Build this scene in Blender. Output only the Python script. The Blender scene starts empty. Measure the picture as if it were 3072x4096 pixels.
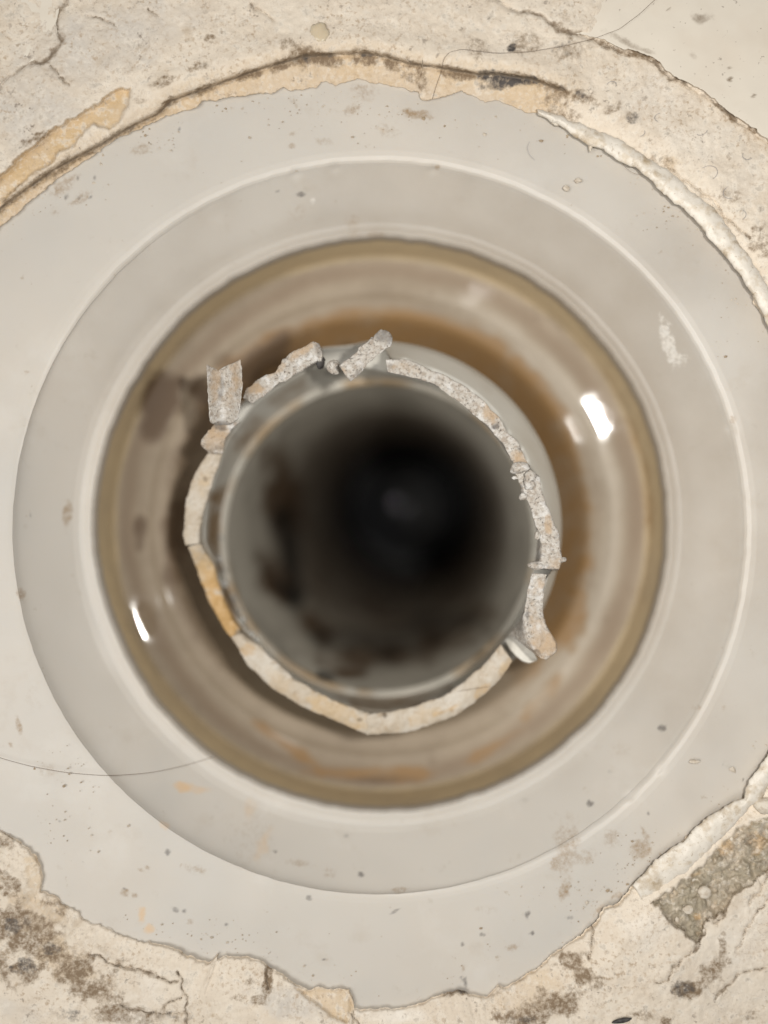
import bpy, bmesh, math
import numpy as np
from mathutils import Vector

# ------------------------------------------------------------------ camera, world, lamp, exposure
sc = bpy.context.scene
D = 160.0            # camera height above the floor surface, mm
PX = 0.05            # mm per photograph pixel at floor level
cam_d = bpy.data.cameras.new("camera")
cam = bpy.data.objects.new("camera", cam_d)
sc.collection.objects.link(cam)
cam.location = (0, 0, D / 1000)
cam_d.sensor_fit = 'VERTICAL'
cam_d.sensor_height = 36
cam_d.lens = 18.0 * D / (2048 * PX)
cam_d.clip_start = 0.005
cam_d.clip_end = 20
cam_d.dof.use_dof = True
cam_d.dof.focus_distance = (D + 1.0) / 1000
cam_d.dof.aperture_fstop = 2.7
sc.camera = cam

world = bpy.data.worlds.new("World")
sc.world = world
world.use_nodes = True
bg = world.node_tree.nodes["Background"]
bg.inputs[0].default_value = (1.0, 0.985, 0.965, 1)
bg.inputs[1].default_value = 0.19

ld = bpy.data.lights.new("phone_lamp", 'AREA')
ld.shape = 'DISK'
ld.size = 0.005
ld.energy = 0.225
ld.color = (1.0, 0.965, 0.91)
lamp = bpy.data.objects.new("phone_lamp", ld)
sc.collection.objects.link(lamp)
lamp.location = (0.034, 0.0125, 0.168)
lamp.rotation_euler = (Vector((0, 0, 0)) - Vector(lamp.location)).to_track_quat('-Z', 'Y').to_euler()

rd = bpy.data.lights.new("fill_lamp", 'AREA')  # added soft fill from the lower left, brightens the left of the plate
rd.shape = 'DISK'
rd.size = 0.45
rd.energy = 2.1
rd.color = (1.0, 0.97, 0.92)
fill = bpy.data.objects.new("fill_lamp", rd)
sc.collection.objects.link(fill)
fill.location = (-0.26, -0.12, 0.52)
fill.rotation_euler = (Vector((0, 0, 0)) - Vector(fill.location)).to_track_quat('-Z', 'Y').to_euler()

sc.view_settings.view_transform = 'Standard'
sc.view_settings.look = 'None'
sc.view_settings.exposure = 0
sc.view_settings.gamma = 1
sc.render.engine = 'CYCLES'
sc.cycles.use_denoising = True
sc.cycles.max_bounces = 8
sc.cycles.sample_clamp_indirect = 4

# ------------------------------------------------------------------ helpers
COL = sc.collection
rng = np.random.default_rng(7)

def P(px, py, z):
    """photograph pixel + height in mm -> metres"""
    px = np.asarray(px, float); py = np.asarray(py, float); z = np.asarray(z, float)
    k = PX * (D - z) / D / 1000
    return np.stack(np.broadcast_arrays((px - 1536) * k, -(py - 2048) * k, z / 1000), -1)

def _hash(ix, iy, seed):
    h = (ix.astype(np.int64) * 374761393 + iy.astype(np.int64) * 668265263 + seed * 1274126177) & 0xffffffff
    h = ((h ^ (h >> 13)) * 1274126177) & 0xffffffff
    return ((h ^ (h >> 16)) & 0xffff) / 65535.0

def vnoise(x, y, seed=0):
    x = np.asarray(x, float); y = np.asarray(y, float)
    ix = np.floor(x); iy = np.floor(y)
    fx = x - ix; fy = y - iy
    fx = fx * fx * (3 - 2 * fx); fy = fy * fy * (3 - 2 * fy)
    a = _hash(ix, iy, seed); b = _hash(ix + 1, iy, seed)
    c = _hash(ix, iy + 1, seed); d = _hash(ix + 1, iy + 1, seed)
    return (a * (1 - fx) + b * fx) * (1 - fy) + (c * (1 - fx) + d * fx) * fy

def fbm(x, y, size, octs=4, seed=0, gain=0.5):
    """centred fractal noise, feature size in pixels, about -0.5 .. 0.5"""
    s = 0; amp = 1; tot = 0
    ca, sa = math.cos(0.6), math.sin(0.6)
    x = np.asarray(x, float) / size; y = np.asarray(y, float) / size
    for o in range(octs):
        s = s + amp * (vnoise(x, y, seed + o * 17) - 0.5); tot += amp
        amp *= gain
        x, y = (x * ca - y * sa) * 2.03 + 5.2, (x * sa + y * ca) * 2.03 + 1.7
    return s / tot * 1.5

def sstep(a, b, x):
    t = np.clip((x - a) / (b - a), 0, 1)
    return t * t * (3 - 2 * t)

def pl_dist(x, y, pts):
    d = np.full(np.shape(x), 1e9)
    for (x0, y0), (x1, y1) in zip(pts[:-1], pts[1:]):
        dx, dy = x1 - x0, y1 - y0
        L = dx * dx + dy * dy + 1e-9
        t = np.clip(((x - x0) * dx + (y - y0) * dy) / L, 0, 1)
        d = np.minimum(d, np.hypot(x - x0 - t * dx, y - y0 - t * dy))
    return d

def poly_sd(x, y, pts):
    """positive inside"""
    d = pl_dist(x, y, list(pts) + [pts[0]])
    ins = np.zeros(np.shape(x), bool)
    n = len(pts)
    for i in range(n):
        x0, y0 = pts[i]; x1, y1 = pts[(i + 1) % n]
        if y0 == y1: continue
        c = ((y0 > y) != (y1 > y)) & (x < (x1 - x0) * (y - y0) / (y1 - y0) + x0)
        ins ^= c
    return np.where(ins, d, -d)

def blots(x, y, items, warp=0.5, seed=3, ws=40):
    """items: (cx, cy, rx, ry, angle_deg, strength) soft ragged patches"""
    v = np.zeros(np.shape(x))
    n = fbm(x, y, ws, 4, seed) * 2 * warp
    for cx, cy, rx, ry, a, s in items:
        ca, sa = math.cos(math.radians(a)), math.sin(math.radians(a))
        dx, dy = x - cx, y - cy
        u = (dx * ca + dy * sa) / rx; w = (-dx * sa + dy * ca) / ry
        q = np.sqrt(u * u + w * w)
        v = np.maximum(v, s * sstep(1.25, 0.35, q + n))
    return v

def resample(pts, n):
    pts = np.asarray(pts, float)
    seg = np.r_[0, np.cumsum(np.hypot(*np.diff(pts[:, :2], axis=0).T))]
    t = np.linspace(0, seg[-1], n)
    return np.stack([np.interp(t, seg, pts[:, k]) for k in range(pts.shape[1])], -1)

def polar_fn(pts, c, smooth=0, closed=True):
    """pixel outline -> r(theta) table of 4096 steps"""
    pts = np.asarray(pts, float)
    th = np.arctan2(pts[:, 1] - c[1], pts[:, 0] - c[0]) % (2 * np.pi)
    r = np.hypot(pts[:, 0] - c[0], pts[:, 1] - c[1])
    o = np.argsort(th); th, r = th[o], r[o]
    th = np.r_[th - 2 * np.pi, th, th + 2 * np.pi]; r = np.r_[r, r, r]
    g = np.arange(4096) / 4096 * 2 * np.pi
    v = np.interp(g, th, r)
    if smooth:
        k = np.hanning(2 * smooth + 1); k /= k.sum()
        v = np.convolve(np.r_[v[-smooth:], v, v[:smooth]], k, 'valid')
    return lambda t: np.interp(np.asarray(t) % (2 * np.pi), np.r_[g, 2 * np.pi], np.r_[v, v[0]])

def grid_mesh(name, co, wrap, mat, parent=None, attrs=None, flip=False, smooth=True, caps=False):
    """co: rows x cols x 3 (metres)"""
    R, Cn, _ = co.shape
    me = bpy.data.meshes.new(name)
    idx = np.arange(R * Cn).reshape(R, Cn)
    if wrap:
        nx = np.roll(idx, -1, 1)
        q = np.stack([idx[:-1], nx[:-1], nx[1:], idx[1:]], -1).reshape(-1, 4)
    else:
        q = np.stack([idx[:-1, :-1], idx[:-1, 1:], idx[1:, 1:], idx[1:, :-1]], -1).reshape(-1, 4)
    if flip: q = q[:, ::-1]
    nq = len(q)
    me.vertices.add(R * Cn); me.vertices.foreach_set("co", co.reshape(-1).astype(np.float32))
    me.loops.add(nq * 4); me.loops.foreach_set("vertex_index", q.reshape(-1).astype(np.int32))
    me.polygons.add(nq); me.polygons.foreach_set("loop_start", np.arange(0, nq * 4, 4, dtype=np.int32))
    me.update(calc_edges=True)
    if caps:
        bm = bmesh.new(); bm.from_mesh(me)
        bm.verts.ensure_lookup_table()
        for c in (0, Cn - 1):
            try: bm.faces.new([bm.verts[i] for i in (idx[:, c] if c else idx[::-1, c])])
            except Exception: pass
        bmesh.ops.recalc_face_normals(bm, faces=bm.faces)
        bm.to_mesh(me); bm.free()
    me.polygons.foreach_set("use_smooth", np.full(len(me.polygons), smooth))
    for k, v in (attrs or {}).items():
        a = me.attributes.new(k, 'FLOAT', 'POINT')
        a.data.foreach_set("value", np.asarray(v, np.float32).reshape(-1))
    me.validate()
    me.materials.append(mat)
    o = bpy.data.objects.new(name, me)
    COL.objects.link(o)
    if parent: o.parent = parent
    return o

def bm_obj(name, bm, mat, parent=None, smooth=True):
    me = bpy.data.meshes.new(name)
    bm.to_mesh(me); bm.free()
    for p in me.polygons: p.use_smooth = smooth
    me.materials.append(mat)
    o = bpy.data.objects.new(name, me)
    COL.objects.link(o)
    if parent: o.parent = parent
    return o

def tag(o, label=None, cat=None, group=None, kind=None):
    if label: o['label'] = label
    if cat: o['category'] = cat
    if group: o['group'] = group
    if kind: o['kind'] = kind
    return o

def thing(name, label, cat, group=None):
    o = bpy.data.objects.new(name, None)
    o.empty_display_size = 0.01
    COL.objects.link(o)
    return tag(o, label, cat, group)

def lin(r, g, b):
    f = lambda c: (c / 255 / 12.92) if c / 255 <= 0.04045 else ((c / 255 + 0.055) / 1.055) ** 2.4
    return (f(r), f(g), f(b), 1)

def make_mat(name, base, layers=(), rough=0.5, mottle=(), bump=(), spec=0.5, sss=0.0, coat=0.0, gloss_attr=None, under=()):
    """layers: (attribute, colour, noise break-up 0..1, noise scale);
       mottle: (colour, noise scale, lo, hi, amount, detail); bump: (scale, strength, distance in mm)"""
    m = bpy.data.materials.new(name); m.use_nodes = True
    nt = m.node_tree; N = nt.nodes; L = nt.links
    b = N["Principled BSDF"]
    tc = N.new("ShaderNodeTexCoord")
    def noise(scale, detail=4, rgh=0.6):
        n = N.new("ShaderNodeTexNoise"); n.inputs["Scale"].default_value = scale
        n.inputs["Detail"].default_value = detail; n.inputs["Roughness"].default_value = rgh
        L.new(tc.outputs["Object"], n.inputs["Vector"]); return n.outputs[0]
    def math_(op, a, c):
        n = N.new("ShaderNodeMath"); n.operation = op
        for i, v in enumerate((a, c)):
            if isinstance(v, (int, float)): n.inputs[i].default_value = v
            else: L.new(v, n.inputs[i])
        return n.outputs[0]
    def mrange(v, lo, hi, o0, o1):
        n = N.new("ShaderNodeMapRange"); L.new(v, n.inputs[0])
        for i, q in zip((1, 2, 3, 4), (lo, hi, o0, o1)): n.inputs[i].default_value = q
        return n.outputs[0]
    def mix(fac, a, c):
        n = N.new("ShaderNodeMix"); n.data_type = 'RGBA'
        L.new(fac, n.inputs[0])
        for i, v in ((6, a), (7, c)):
            if isinstance(v, tuple): n.inputs[i].default_value = v
            else: L.new(v, n.inputs[i])
        return n.outputs[2]
    col = base
    def apply_layers(col, ls):
        for at, c, br, s in ls:
            a = N.new("ShaderNodeAttribute"); a.attribute_name = at
            f = a.outputs["Fac"]
            if br > 0:
                n = mrange(noise(s, 6, 0.7), 0.31, 0.69, -br, br)
                gate = math_('MINIMUM', 1.0, math_('MULTIPLY', f, 3.0))
                f = math_('MULTIPLY', gate, math_('ADD', f, n))
            f2 = N.new("ShaderNodeClamp"); L.new(f, f2.inputs[0])
            col = mix(f2.outputs[0], col, c)
        return col
    col = apply_layers(col, under)
    for c, s, lo, hi, amt, det, *mod in mottle:
        f = mrange(noise(s, det), lo, hi, 0, amt)
        if mod: f = math_('MULTIPLY', f, mrange(noise(mod[0], 4), 0.42, 0.62, 0.08, 1.0))
        col = mix(f, col, c)
    col = apply_layers(col, layers)
    if isinstance(col, tuple): b.inputs["Base Color"].default_value = col
    else: L.new(col, b.inputs["Base Color"])
    if gloss_attr:
        a = N.new("ShaderNodeAttribute"); a.attribute_name = gloss_attr[0]
        L.new(mrange(a.outputs["Fac"], 0, 1, rough, gloss_attr[1]), b.inputs["Roughness"])
    else:
        b.inputs["Roughness"].default_value = rough
    b.inputs["Specular IOR Level"].default_value = spec
    if coat: b.inputs["Coat Weight"].default_value = coat; b.inputs["Coat Roughness"].default_value = 0.12
    if sss:
        b.inputs["Subsurface Weight"].default_value = sss
        b.inputs["Subsurface Radius"].default_value = (1, .8, .6)
        b.inputs["Subsurface Scale"].default_value = 0.002
    prev = None
    for s, st, dist in bump:
        n = N.new("ShaderNodeBump"); n.inputs["Strength"].default_value = st
        n.inputs["Distance"].default_value = dist / 1000
        L.new(noise(s, 5, 0.6), n.inputs["Height"])
        if prev: L.new(prev, n.inputs["Normal"])
        prev = n.outputs[0]
    if prev: L.new(prev, b.inputs["Normal"])
    return m

# ------------------------------------------------------------------ materials
M_plastic = make_mat("cream_plastic", (0.57, 0.535, 0.483, 1),
    layers=(("side_tint", (0.41, 0.362, 0.305, 1), 0.15, 40), ("brown", (0.33, 0.235, 0.145, 1), 0.45, 1100), ("orange", (0.66, 0.45, 0.25, 1), 0.15, 300),
            ("dark", (0.10, 0.09, 0.085, 1), 0.2, 900), ("scuff", (0.70, 0.665, 0.61, 1), 0.8, 1300)),
    mottle=(((0.615, 0.555, 0.48, 1), 22, 0.42, 0.7, 0.55, 3), ((0.52, 0.505, 0.475, 1), 30, 0.5, 0.75, 0.5, 3),
            ((0.36, 0.28, 0.19, 1), 420, 0.70, 0.78, 0.6, 3), ((0.44, 0.37, 0.29, 1), 95, 0.62, 0.76, 0.3, 6), ((0.40, 0.35, 0.28, 1), 260, 0.64, 0.75, 0.3, 8), ((0.66, 0.64, 0.6, 1), 45, 0.58, 0.7, 0.35, 8)),
    rough=0.42, bump=((900, 0.12, 0.05), (60, 0.15, 0.4)), spec=0.4, sss=0.15)
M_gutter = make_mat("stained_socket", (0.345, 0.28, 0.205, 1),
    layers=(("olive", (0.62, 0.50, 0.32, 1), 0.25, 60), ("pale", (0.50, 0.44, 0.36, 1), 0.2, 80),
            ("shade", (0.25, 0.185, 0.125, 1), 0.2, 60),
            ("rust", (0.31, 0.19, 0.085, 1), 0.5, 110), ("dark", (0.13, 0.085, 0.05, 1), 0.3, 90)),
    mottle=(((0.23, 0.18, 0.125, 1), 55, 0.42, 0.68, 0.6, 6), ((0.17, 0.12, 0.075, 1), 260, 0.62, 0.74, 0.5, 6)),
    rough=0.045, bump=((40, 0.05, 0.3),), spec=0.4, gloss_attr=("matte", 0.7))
M_pipe = make_mat("pipe_wall", (0.66, 0.64, 0.58, 1),
    layers=(("brown", (0.27, 0.18, 0.10, 1), 0.3, 120), ("dark", (0.035, 0.028, 0.022, 1), 0.15, 120)),
    mottle=(((0.50, 0.45, 0.37, 1), 60, 0.45, 0.7, 0.5, 3),), rough=0.38, bump=((300, 0.15, 0.1),))
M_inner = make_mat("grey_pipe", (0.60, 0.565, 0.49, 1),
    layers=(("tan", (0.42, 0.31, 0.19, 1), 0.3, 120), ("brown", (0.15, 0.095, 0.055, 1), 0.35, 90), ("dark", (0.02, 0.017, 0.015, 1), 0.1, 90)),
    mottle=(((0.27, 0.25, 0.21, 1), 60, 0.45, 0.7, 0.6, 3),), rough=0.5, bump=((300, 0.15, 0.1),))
M_frac = make_mat("broken_edge", (0.52, 0.485, 0.435, 1),
    layers=(("tan", (0.47, 0.35, 0.235, 1), 0.5, 260), ("dark", (0.09, 0.075, 0.065, 1), 0.35, 500)),
    mottle=(((0.33, 0.27, 0.215, 1), 1300, 0.46, 0.62, 0.75, 5), ((0.11, 0.09, 0.075, 1), 1900, 0.56, 0.66, 0.8, 4), ((0.72, 0.71, 0.69, 1), 500, 0.52, 0.64, 0.6, 5)),
    rough=0.85, bump=((2600, 0.8, 0.2), (1100, 0.8, 0.4)))
M_rim = make_mat("stained_rim", (0.47, 0.40, 0.31, 1),
    layers=(("tan", (0.50, 0.36, 0.20, 1), 0.3, 160), ("amber", (0.50, 0.315, 0.13, 1), 0.35, 160), ("dark", (0.12, 0.085, 0.05, 1), 0.35, 300)),
    mottle=(((0.58, 0.54, 0.475, 1), 140, 0.48, 0.66, 0.7, 5), ((0.40, 0.30, 0.2, 1), 600, 0.54, 0.68, 0.6, 6)),
    rough=0.5, bump=((700, 0.3, 0.15),))
M_mortar = make_mat("old_mortar", (0.73, 0.645, 0.535, 1),
    under=(("grey", (0.615, 0.565, 0.50, 1), 0.35, 200), ("white", (0.79, 0.73, 0.645, 1), 0.25, 200), ("tan", (0.57, 0.415, 0.245, 1), 0.5, 500),
           ("pit", (0.36, 0.315, 0.235, 1), 0.2, 300), ("amber", (0.60, 0.44, 0.255, 1), 0.25, 160), ("pitspot", (0.52, 0.34, 0.15, 1), 0.5, 400)),
    layers=(("dirt", (0.22, 0.155, 0.095, 1), 0.7, 900), ("soot", (0.07, 0.06, 0.055, 1), 0.55, 1000), ("crack", (0.20, 0.155, 0.11, 1), 0.45, 500)),
    mottle=(((0.63, 0.535, 0.425, 1), 120, 0.44, 0.64, 0.6, 8), ((0.80, 0.735, 0.64, 1), 500, 0.52, 0.64, 0.6, 6),
            ((0.42, 0.31, 0.205, 1), 1100, 0.54, 0.66, 0.8, 6, 70), ((0.47, 0.40, 0.34, 1), 2300, 0.54, 0.66, 0.6, 4, 110), ((0.20, 0.155, 0.12, 1), 700, 0.60, 0.69, 0.8, 6, 90), ((0.47, 0.37, 0.26, 1), 220, 0.60, 0.72, 0.5, 8), ((0.25, 0.21, 0.16, 1), 500, 0.60, 0.68, 0.35, 8)),
    rough=0.72, bump=((2600, 0.6, 0.12), (900, 0.6, 0.22)), gloss_attr=("amber", 0.35))
M_tile = make_mat("cream_tile", (0.76, 0.695, 0.595, 1),
    layers=(("dirt", (0.27, 0.21, 0.15, 1), 0.5, 300),),
    mottle=(((0.68, 0.585, 0.475, 1), 60, 0.48, 0.7, 0.4, 4), ((0.34, 0.29, 0.24, 1), 900, 0.69, 0.74, 0.7, 2), ((0.47, 0.36, 0.26, 1), 150, 0.70, 0.78, 0.5, 3)),
    rough=0.4, bump=((350, 0.15, 0.12),))
M_bead = make_mat("white_sealant", (0.77, 0.715, 0.63, 1),
    layers=(("dirt", (0.42, 0.32, 0.2, 1), 0.6, 400),),
    mottle=(((0.62, 0.52, 0.39, 1), 500, 0.50, 0.64, 0.65, 6), ((0.36, 0.28, 0.19, 1), 1300, 0.60, 0.70, 0.6, 4)),
    rough=0.5, bump=((700, 0.5, 0.25), (2000, 0.3, 0.08)))
M_hair = make_mat("hair", (0.13, 0.075, 0.045, 1), rough=0.4)
M_fibre = make_mat("grey_fibre", (0.30, 0.29, 0.31, 1), rough=0.6)
M_grit = make_mat("grit", (0.36, 0.28, 0.19, 1), mottle=(((0.62, 0.56, 0.47, 1), 150, 0.45, 0.6, 0.9, 2),), rough=0.8)
M_crumb = make_mat("pale_crumb", (0.66, 0.60, 0.51, 1), mottle=(((0.45, 0.37, 0.28, 1), 900, 0.45, 0.62, 0.7, 5),), rough=0.7, bump=((1500, 0.5, 0.1),))
M_black = make_mat("dark_grain", (0.07, 0.063, 0.06, 1), mottle=(((0.02, 0.018, 0.018, 1), 900, 0.4, 0.6, 0.9, 4),), rough=0.6, bump=((1500, 0.6, 0.15),))
M_glue = make_mat("amber_glue", (0.60, 0.50, 0.36, 1), rough=0.25, sss=0.3)
M_water = bpy.data.materials.new("water"); M_water.use_nodes = True
_b = M_water.node_tree.nodes["Principled BSDF"]
_b.inputs["Base Color"].default_value = (0.9, 0.9, 0.88, 1); _b.inputs["Roughness"].default_value = 0.03
_b.inputs["Transmission Weight"].default_value = 0.65; _b.inputs["IOR"].default_value = 1.33
M_deepwater = make_mat("standing_water", (0.006, 0.006, 0.008, 1), rough=0.03, spec=0.3)

# ------------------------------------------------------------------ drain flange
EDGE = [(0,908),(86,842),(192,749),(265,693),(371,623),(464,557),(563,517),(663,464),(789,431),(809,408),(928,391),(1000,381),
 (1100,371),(1133,345),(1159,361),(1265,351),(1285,325),(1345,341),(1398,325),(1431,318),(1510,335),(1597,351),(1673,371),(1683,398),
 (1729,398),(1802,381),(1842,365),(1922,401),(1948,411),(1981,404),(2065,430),(2097,446),(2168,459),(2220,485),(2239,504),(2291,536),
 (2349,569),(2388,582),(2452,607),(2491,646),(2556,675),(2607,717),(2646,769),(2704,808),(2775,869),(2840,950),(2885,1000),(2937,1065),
 (3008,1174),(3015,1213),(3060,1278),(3100,1345),(3210,1620),(3270,1900),(3295,2150),(3270,2450),(3190,2750),(3110,2950),
 (3072,3013),(3034,3078),(3002,3129),(2969,3194),(2885,3233),(2801,3297),(2717,3375),(2620,3446),(2549,3517),(2504,3569),(2465,3614),
 (2420,3627),(2381,3685),(2304,3750),(2213,3814),(2136,3879),(2078,3911),(2019,3950),(1990,3935),(1948,3982),(1914,3982),(1841,3956),(1762,3976),
 (1682,4009),(1603,4029),(1464,4035),(1417,4029),(1414,3996),(1394,3949),(1338,3959),(1271,3949),(1232,3959),(1165,3919),(1106,3883),
 (1052,3843),(986,3823),(900,3823),(876,3809),(868,3839),(838,3851),(778,3827),(693,3791),(597,3764),(573,3773),(482,3737),(422,3706),
 (362,3691),(329,3676),(320,3646),(271,3622),(223,3586),(181,3562),(166,3562),(172,3519),(163,3459),(133,3411),(84,3369),(36,3333),(0,3320),
 (-120,3130),(-250,2850),(-350,2500),(-390,2150),(-350,1750),(-250,1350),(-120,1070)]
C0 = (1490, 2150)
r_edge = polar_fn(EDGE, C0)

keys = np.array([  # cx, cy, app radius, z
 (1490,2150,2080,-3.4),(1495,2140,1800,-3.7),(1505,2124,1540,-4.1),(1508,2120,1520,-4.12),(1510,2118,1495,-4.28),(1510,2118,1478,-4.6),
 (1510,2118,1468,-4.95),(1510,2118,1462,-5.25),(1510,2118,1456,-5.5),(1521,2101,1230,-14.2),(1524,2098,1204,-15.1),(1525,2096,1186,-15.2),(1526,2095,1162,-14.9),(1526,2095,1146,-15.8),
 (1526,2095,1136,-17.6),(1526,2095,1128,-21.6)], float)

def ring_surface(keys, nth, steps):
    rows = []
    for i in range(len(keys) - 1):
        for t in np.linspace(0, 1, steps[i], endpoint=False): rows.append(keys[i] * (1 - t) + keys[i + 1] * t)
    rows.append(keys[-1]); rows = np.array(rows)
    # light smoothing of the profile
    th = np.arange(nth) / nth * 2 * np.pi
    px = rows[:, 0:1] + rows[:, 2:3] * np.cos(th)
    py = rows[:, 1:2] + rows[:, 2:3] * np.sin(th)
    z = np.repeat(rows[:, 3:4], nth, 1)
    return px, py, z, th, rows

def smooth_rows(rows, k=2, it=3):
    r = rows.copy()
    for _ in range(it):
        r[1:-1] = 0.25 * r[:-2] + 0.5 * r[1:-1] + 0.25 * r[2:]
    return r

px, py, z, th, rows = ring_surface(keys, 900, [20, 60, 6, 8, 6, 5, 4, 4, 56, 8, 6, 6, 5, 4, 4])
lipn = np.clip((rows[:, 2:3] - 1128) / 60, 0, 1) * np.clip((1215 - rows[:, 2:3]) / 40, 0, 1)
rag = fbm(np.cos(th) * 1150, np.sin(th) * 1150, 60, 4, 11)[None, :]
big = fbm(np.cos(th) * 1150, np.sin(th) * 1150, 320, 2, 12)[None, :]
near = np.clip((1240 - rows[:, 2:3]) / 80, 0, 1)
sc_r = near * (rag * 7 + big * 9)
px = px + np.cos(th) * sc_r; py = py + np.sin(th) * sc_r
nearstep = np.exp(-((rows[:, 2:3] - 1470) / 30) ** 2)
sr = nearstep * fbm(np.cos(th) * 1460, np.sin(th) * 1460, 45, 3, 41)[None, :] * 3.5
px = px + np.cos(th) * sr; py = py + np.sin(th) * sr
azm = np.degrees(th)[None, :]          # 0 right, 90 down, 270 top
kk = .2 + .8 * sstep(150, 70, np.abs((azm + 40 + 180) % 360 - 180))
z = np.where(rows[:, 2:3] > 1458, -4.12 + (z + 4.12) * np.where(rows[:, 2:3] < 1524, kk, 1), z)
z = z + fbm(px, py, 300, 2, 5) * 0.5
# small nicks in the step edge and lip
for nx, ny in ((2925, 1720), (1180, 695), (1340, 672), (1730, 680), (2640, 3080), (2520, 3185), (2470, 2640), (840, 2630)):
    q = np.hypot(px - nx, py - ny)
    z -= 0.25 * np.exp(-(q / 18) ** 2)
brown = [(1660,455,75,22,10,.75),(1725,472,16,16,0,.5),(1410,440,40,22,-25,.45),(1180,415,10,45,-30,.4),(1170,582,18,14,0,.5),(1170,535,14,10,0,.35),
 (1450,370,60,40,0,.3),(1540,520,60,30,10,.22),(1300,565,45,20,0,.2),(250,745,60,30,-30,.4),(330,790,60,20,-30,.4),(300,710,40,14,-20,.4),(560,600,55,22,-15,.35),(220,850,40,18,0,.3),
 (270,2060,20,55,5,.55),(85,2375,22,28,0,.5),(75,2905,12,34,-12,.7),(42,2980,10,14,0,.6),(500,3570,16,18,0,.55),(540,3582,14,16,0,.6),(560,3480,18,12,20,.4),(590,3472,10,10,0,.4),
 (755,3690,18,18,0,.4),(790,3475,60,22,10,.35),(240,3470,10,10,0,.5),(440,3325,10,8,0,.4),(1185,3450,60,20,10,.3),(1320,3490,35,30,0,.25),
 (1600,3560,60,14,-5,.45),(2270,3390,55,120,8,.33),(2230,3460,35,30,0,.5),(2255,3555,28,45,0,.5),(2440,3350,45,50,10,.3),(2560,3400,50,40,-30,.55),(2585,3405,22,18,0,.6),(2540,3430,16,16,0,.5),
 (2330,3430,60,45,0,.3),(2470,3580,40,18,20,.4),(2450,3590,12,10,0,.6),(2400,3640,40,20,-30,.35),(2580,3330,10,45,-30,.4),(1300,3840,14,8,0,.5),(1850,3870,14,26,0,.4),(2050,3790,28,16,0,.5),
 (1940,3640,60,16,0,.2),(1010,3330,110,160,0,.13),(2930,1680,16,22,0,.6),(1750,670,14,16,0,.5),(2500,580,8,30,30,.3),(1200,850,60,40,0,.2),(2900,2830,14,12,0,.4),(2480,3000,60,40,0,.15),
 (90,1110,12,12,0,.4),(105,1490,16,10,0,.4),(2790,2830,26,16,0,.25),(130,2790,40,70,0,.12),(1000,1180,40,20,-40,.15),(1410,900,30,60,0,.25),(1500,935,60,20,0,.3),(180,3080,60,30,10,.25)]
dark = [(1200,778,24,12,-10,.6),(1110,765,9,7,0,.4),(2650,2912,20,15,0,.8),(2360,3213,17,15,0,.75),(670,3410,14,18,0,.7),(500,3556,11,7,0,.6),(702,3640,16,12,40,.55),(738,3645,9,14,0,.75),
 (905,3697,12,7,0,.6),(1445,3500,13,14,0,.7),(1385,3343,14,9,0,.4),(1235,3593,14,12,0,.55),(1100,3405,10,10,0,.5),(1295,3838,11,6,0,.6),(1850,3780,9,11,0,.6),(1930,3738,14,8,30,.5),(1855,3918,18,9,30,.7),(1862,3930,6,16,0,.6),
 (2110,3660,11,17,0,.7),(2128,3733,13,9,30,.7),(2280,3670,18,8,0,.5),(2595,3255,10,7,0,.5),(2975,3115,6,6,0,.8),(1580,3645,28,7,-30,.5),(120,2060,7,9,0,.5),(2890,3060,8,8,0,.3),(905,3700,10,8,0,.5),
 (230,755,12,6,-40,.6),(265,790,8,16,30,.6),(320,790,10,9,0,.6),(360,790,14,6,-30,.6),(380,710,10,10,0,.5),(310,715,14,7,0,.5),(715,518,6,6,0,.6),(175,3640,7,8,0,.4),(240,3285,5,5,0,.5),(150,3410,4,4,0,.7),(200,3508,5,5,0,.7),(255,3510,5,5,0,.7),(335,3450,5,5,0,.6),
 (2440,3085,14,10,0,.25),(2100,3200,20,12,0,.2)]
orange = [(735,3148,46,24,8,.7),(800,3160,60,20,0,.4),(565,3670,20,45,0,.7),(595,3715,26,20,30,.7),(1050,3380,30,90,20,.3),(1000,3240,30,50,10,.25),(660,3300,30,20,30,.35),(1530,520,30,14,20,.2)]
scuff = [(2675,1370,30,105,-18,.85),(2720,1440,35,40,0,.45),(1250,800,14,18,0,.7),(2310,722,12,10,0,.6),(2780,3045,18,8,15,.7)]
w = dict(warp=0.4, ws=34)
fl = thing("drain_flange", "cream plastic drain flange with stepped rings set in broken mortar", "drain flange")
aa = np.degrees(np.arctan2(py - 2110, px - 1510)); rq = np.hypot(px - 1510, py - 2110)
side_tint = sstep(1475, 1440, rq) * .55 * sstep(150, -60, np.abs((aa + 50 + 180) % 360 - 180)) + .3 * sstep(110, 10, np.abs((aa + 25 + 180) % 360 - 180)) + .35 * sstep(1320, 1200, rq) * sstep(170, 20, np.abs((aa + 60 + 180) % 360 - 180))  # tan tint, stronger toward the upper right and near the lip
side_tint = np.clip(side_tint + fbm(px, py, 350, 3, 66) * .35, 0, 1)
fa = dict(side_tint=side_tint, brown=blots(px, py, brown, seed=3, **w), dark=blots(px, py, dark, warp=0.35, seed=8, ws=14),
          orange=blots(px, py, orange, seed=6, **w), scuff=blots(px, py, scuff, seed=9, **w))
FP = P(px, py, z)
iS = int(np.argmin(np.abs(rows[:, 2] - 1458))); iL = int(np.argmin(np.abs(rows[:, 2] - 1200)))
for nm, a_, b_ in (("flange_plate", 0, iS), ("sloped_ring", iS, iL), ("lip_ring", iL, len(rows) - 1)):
    grid_mesh(nm, FP[a_:b_ + 1], True, M_plastic, fl, flip=True, attrs={k: v[a_:b_ + 1] for k, v in fa.items()})

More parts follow.
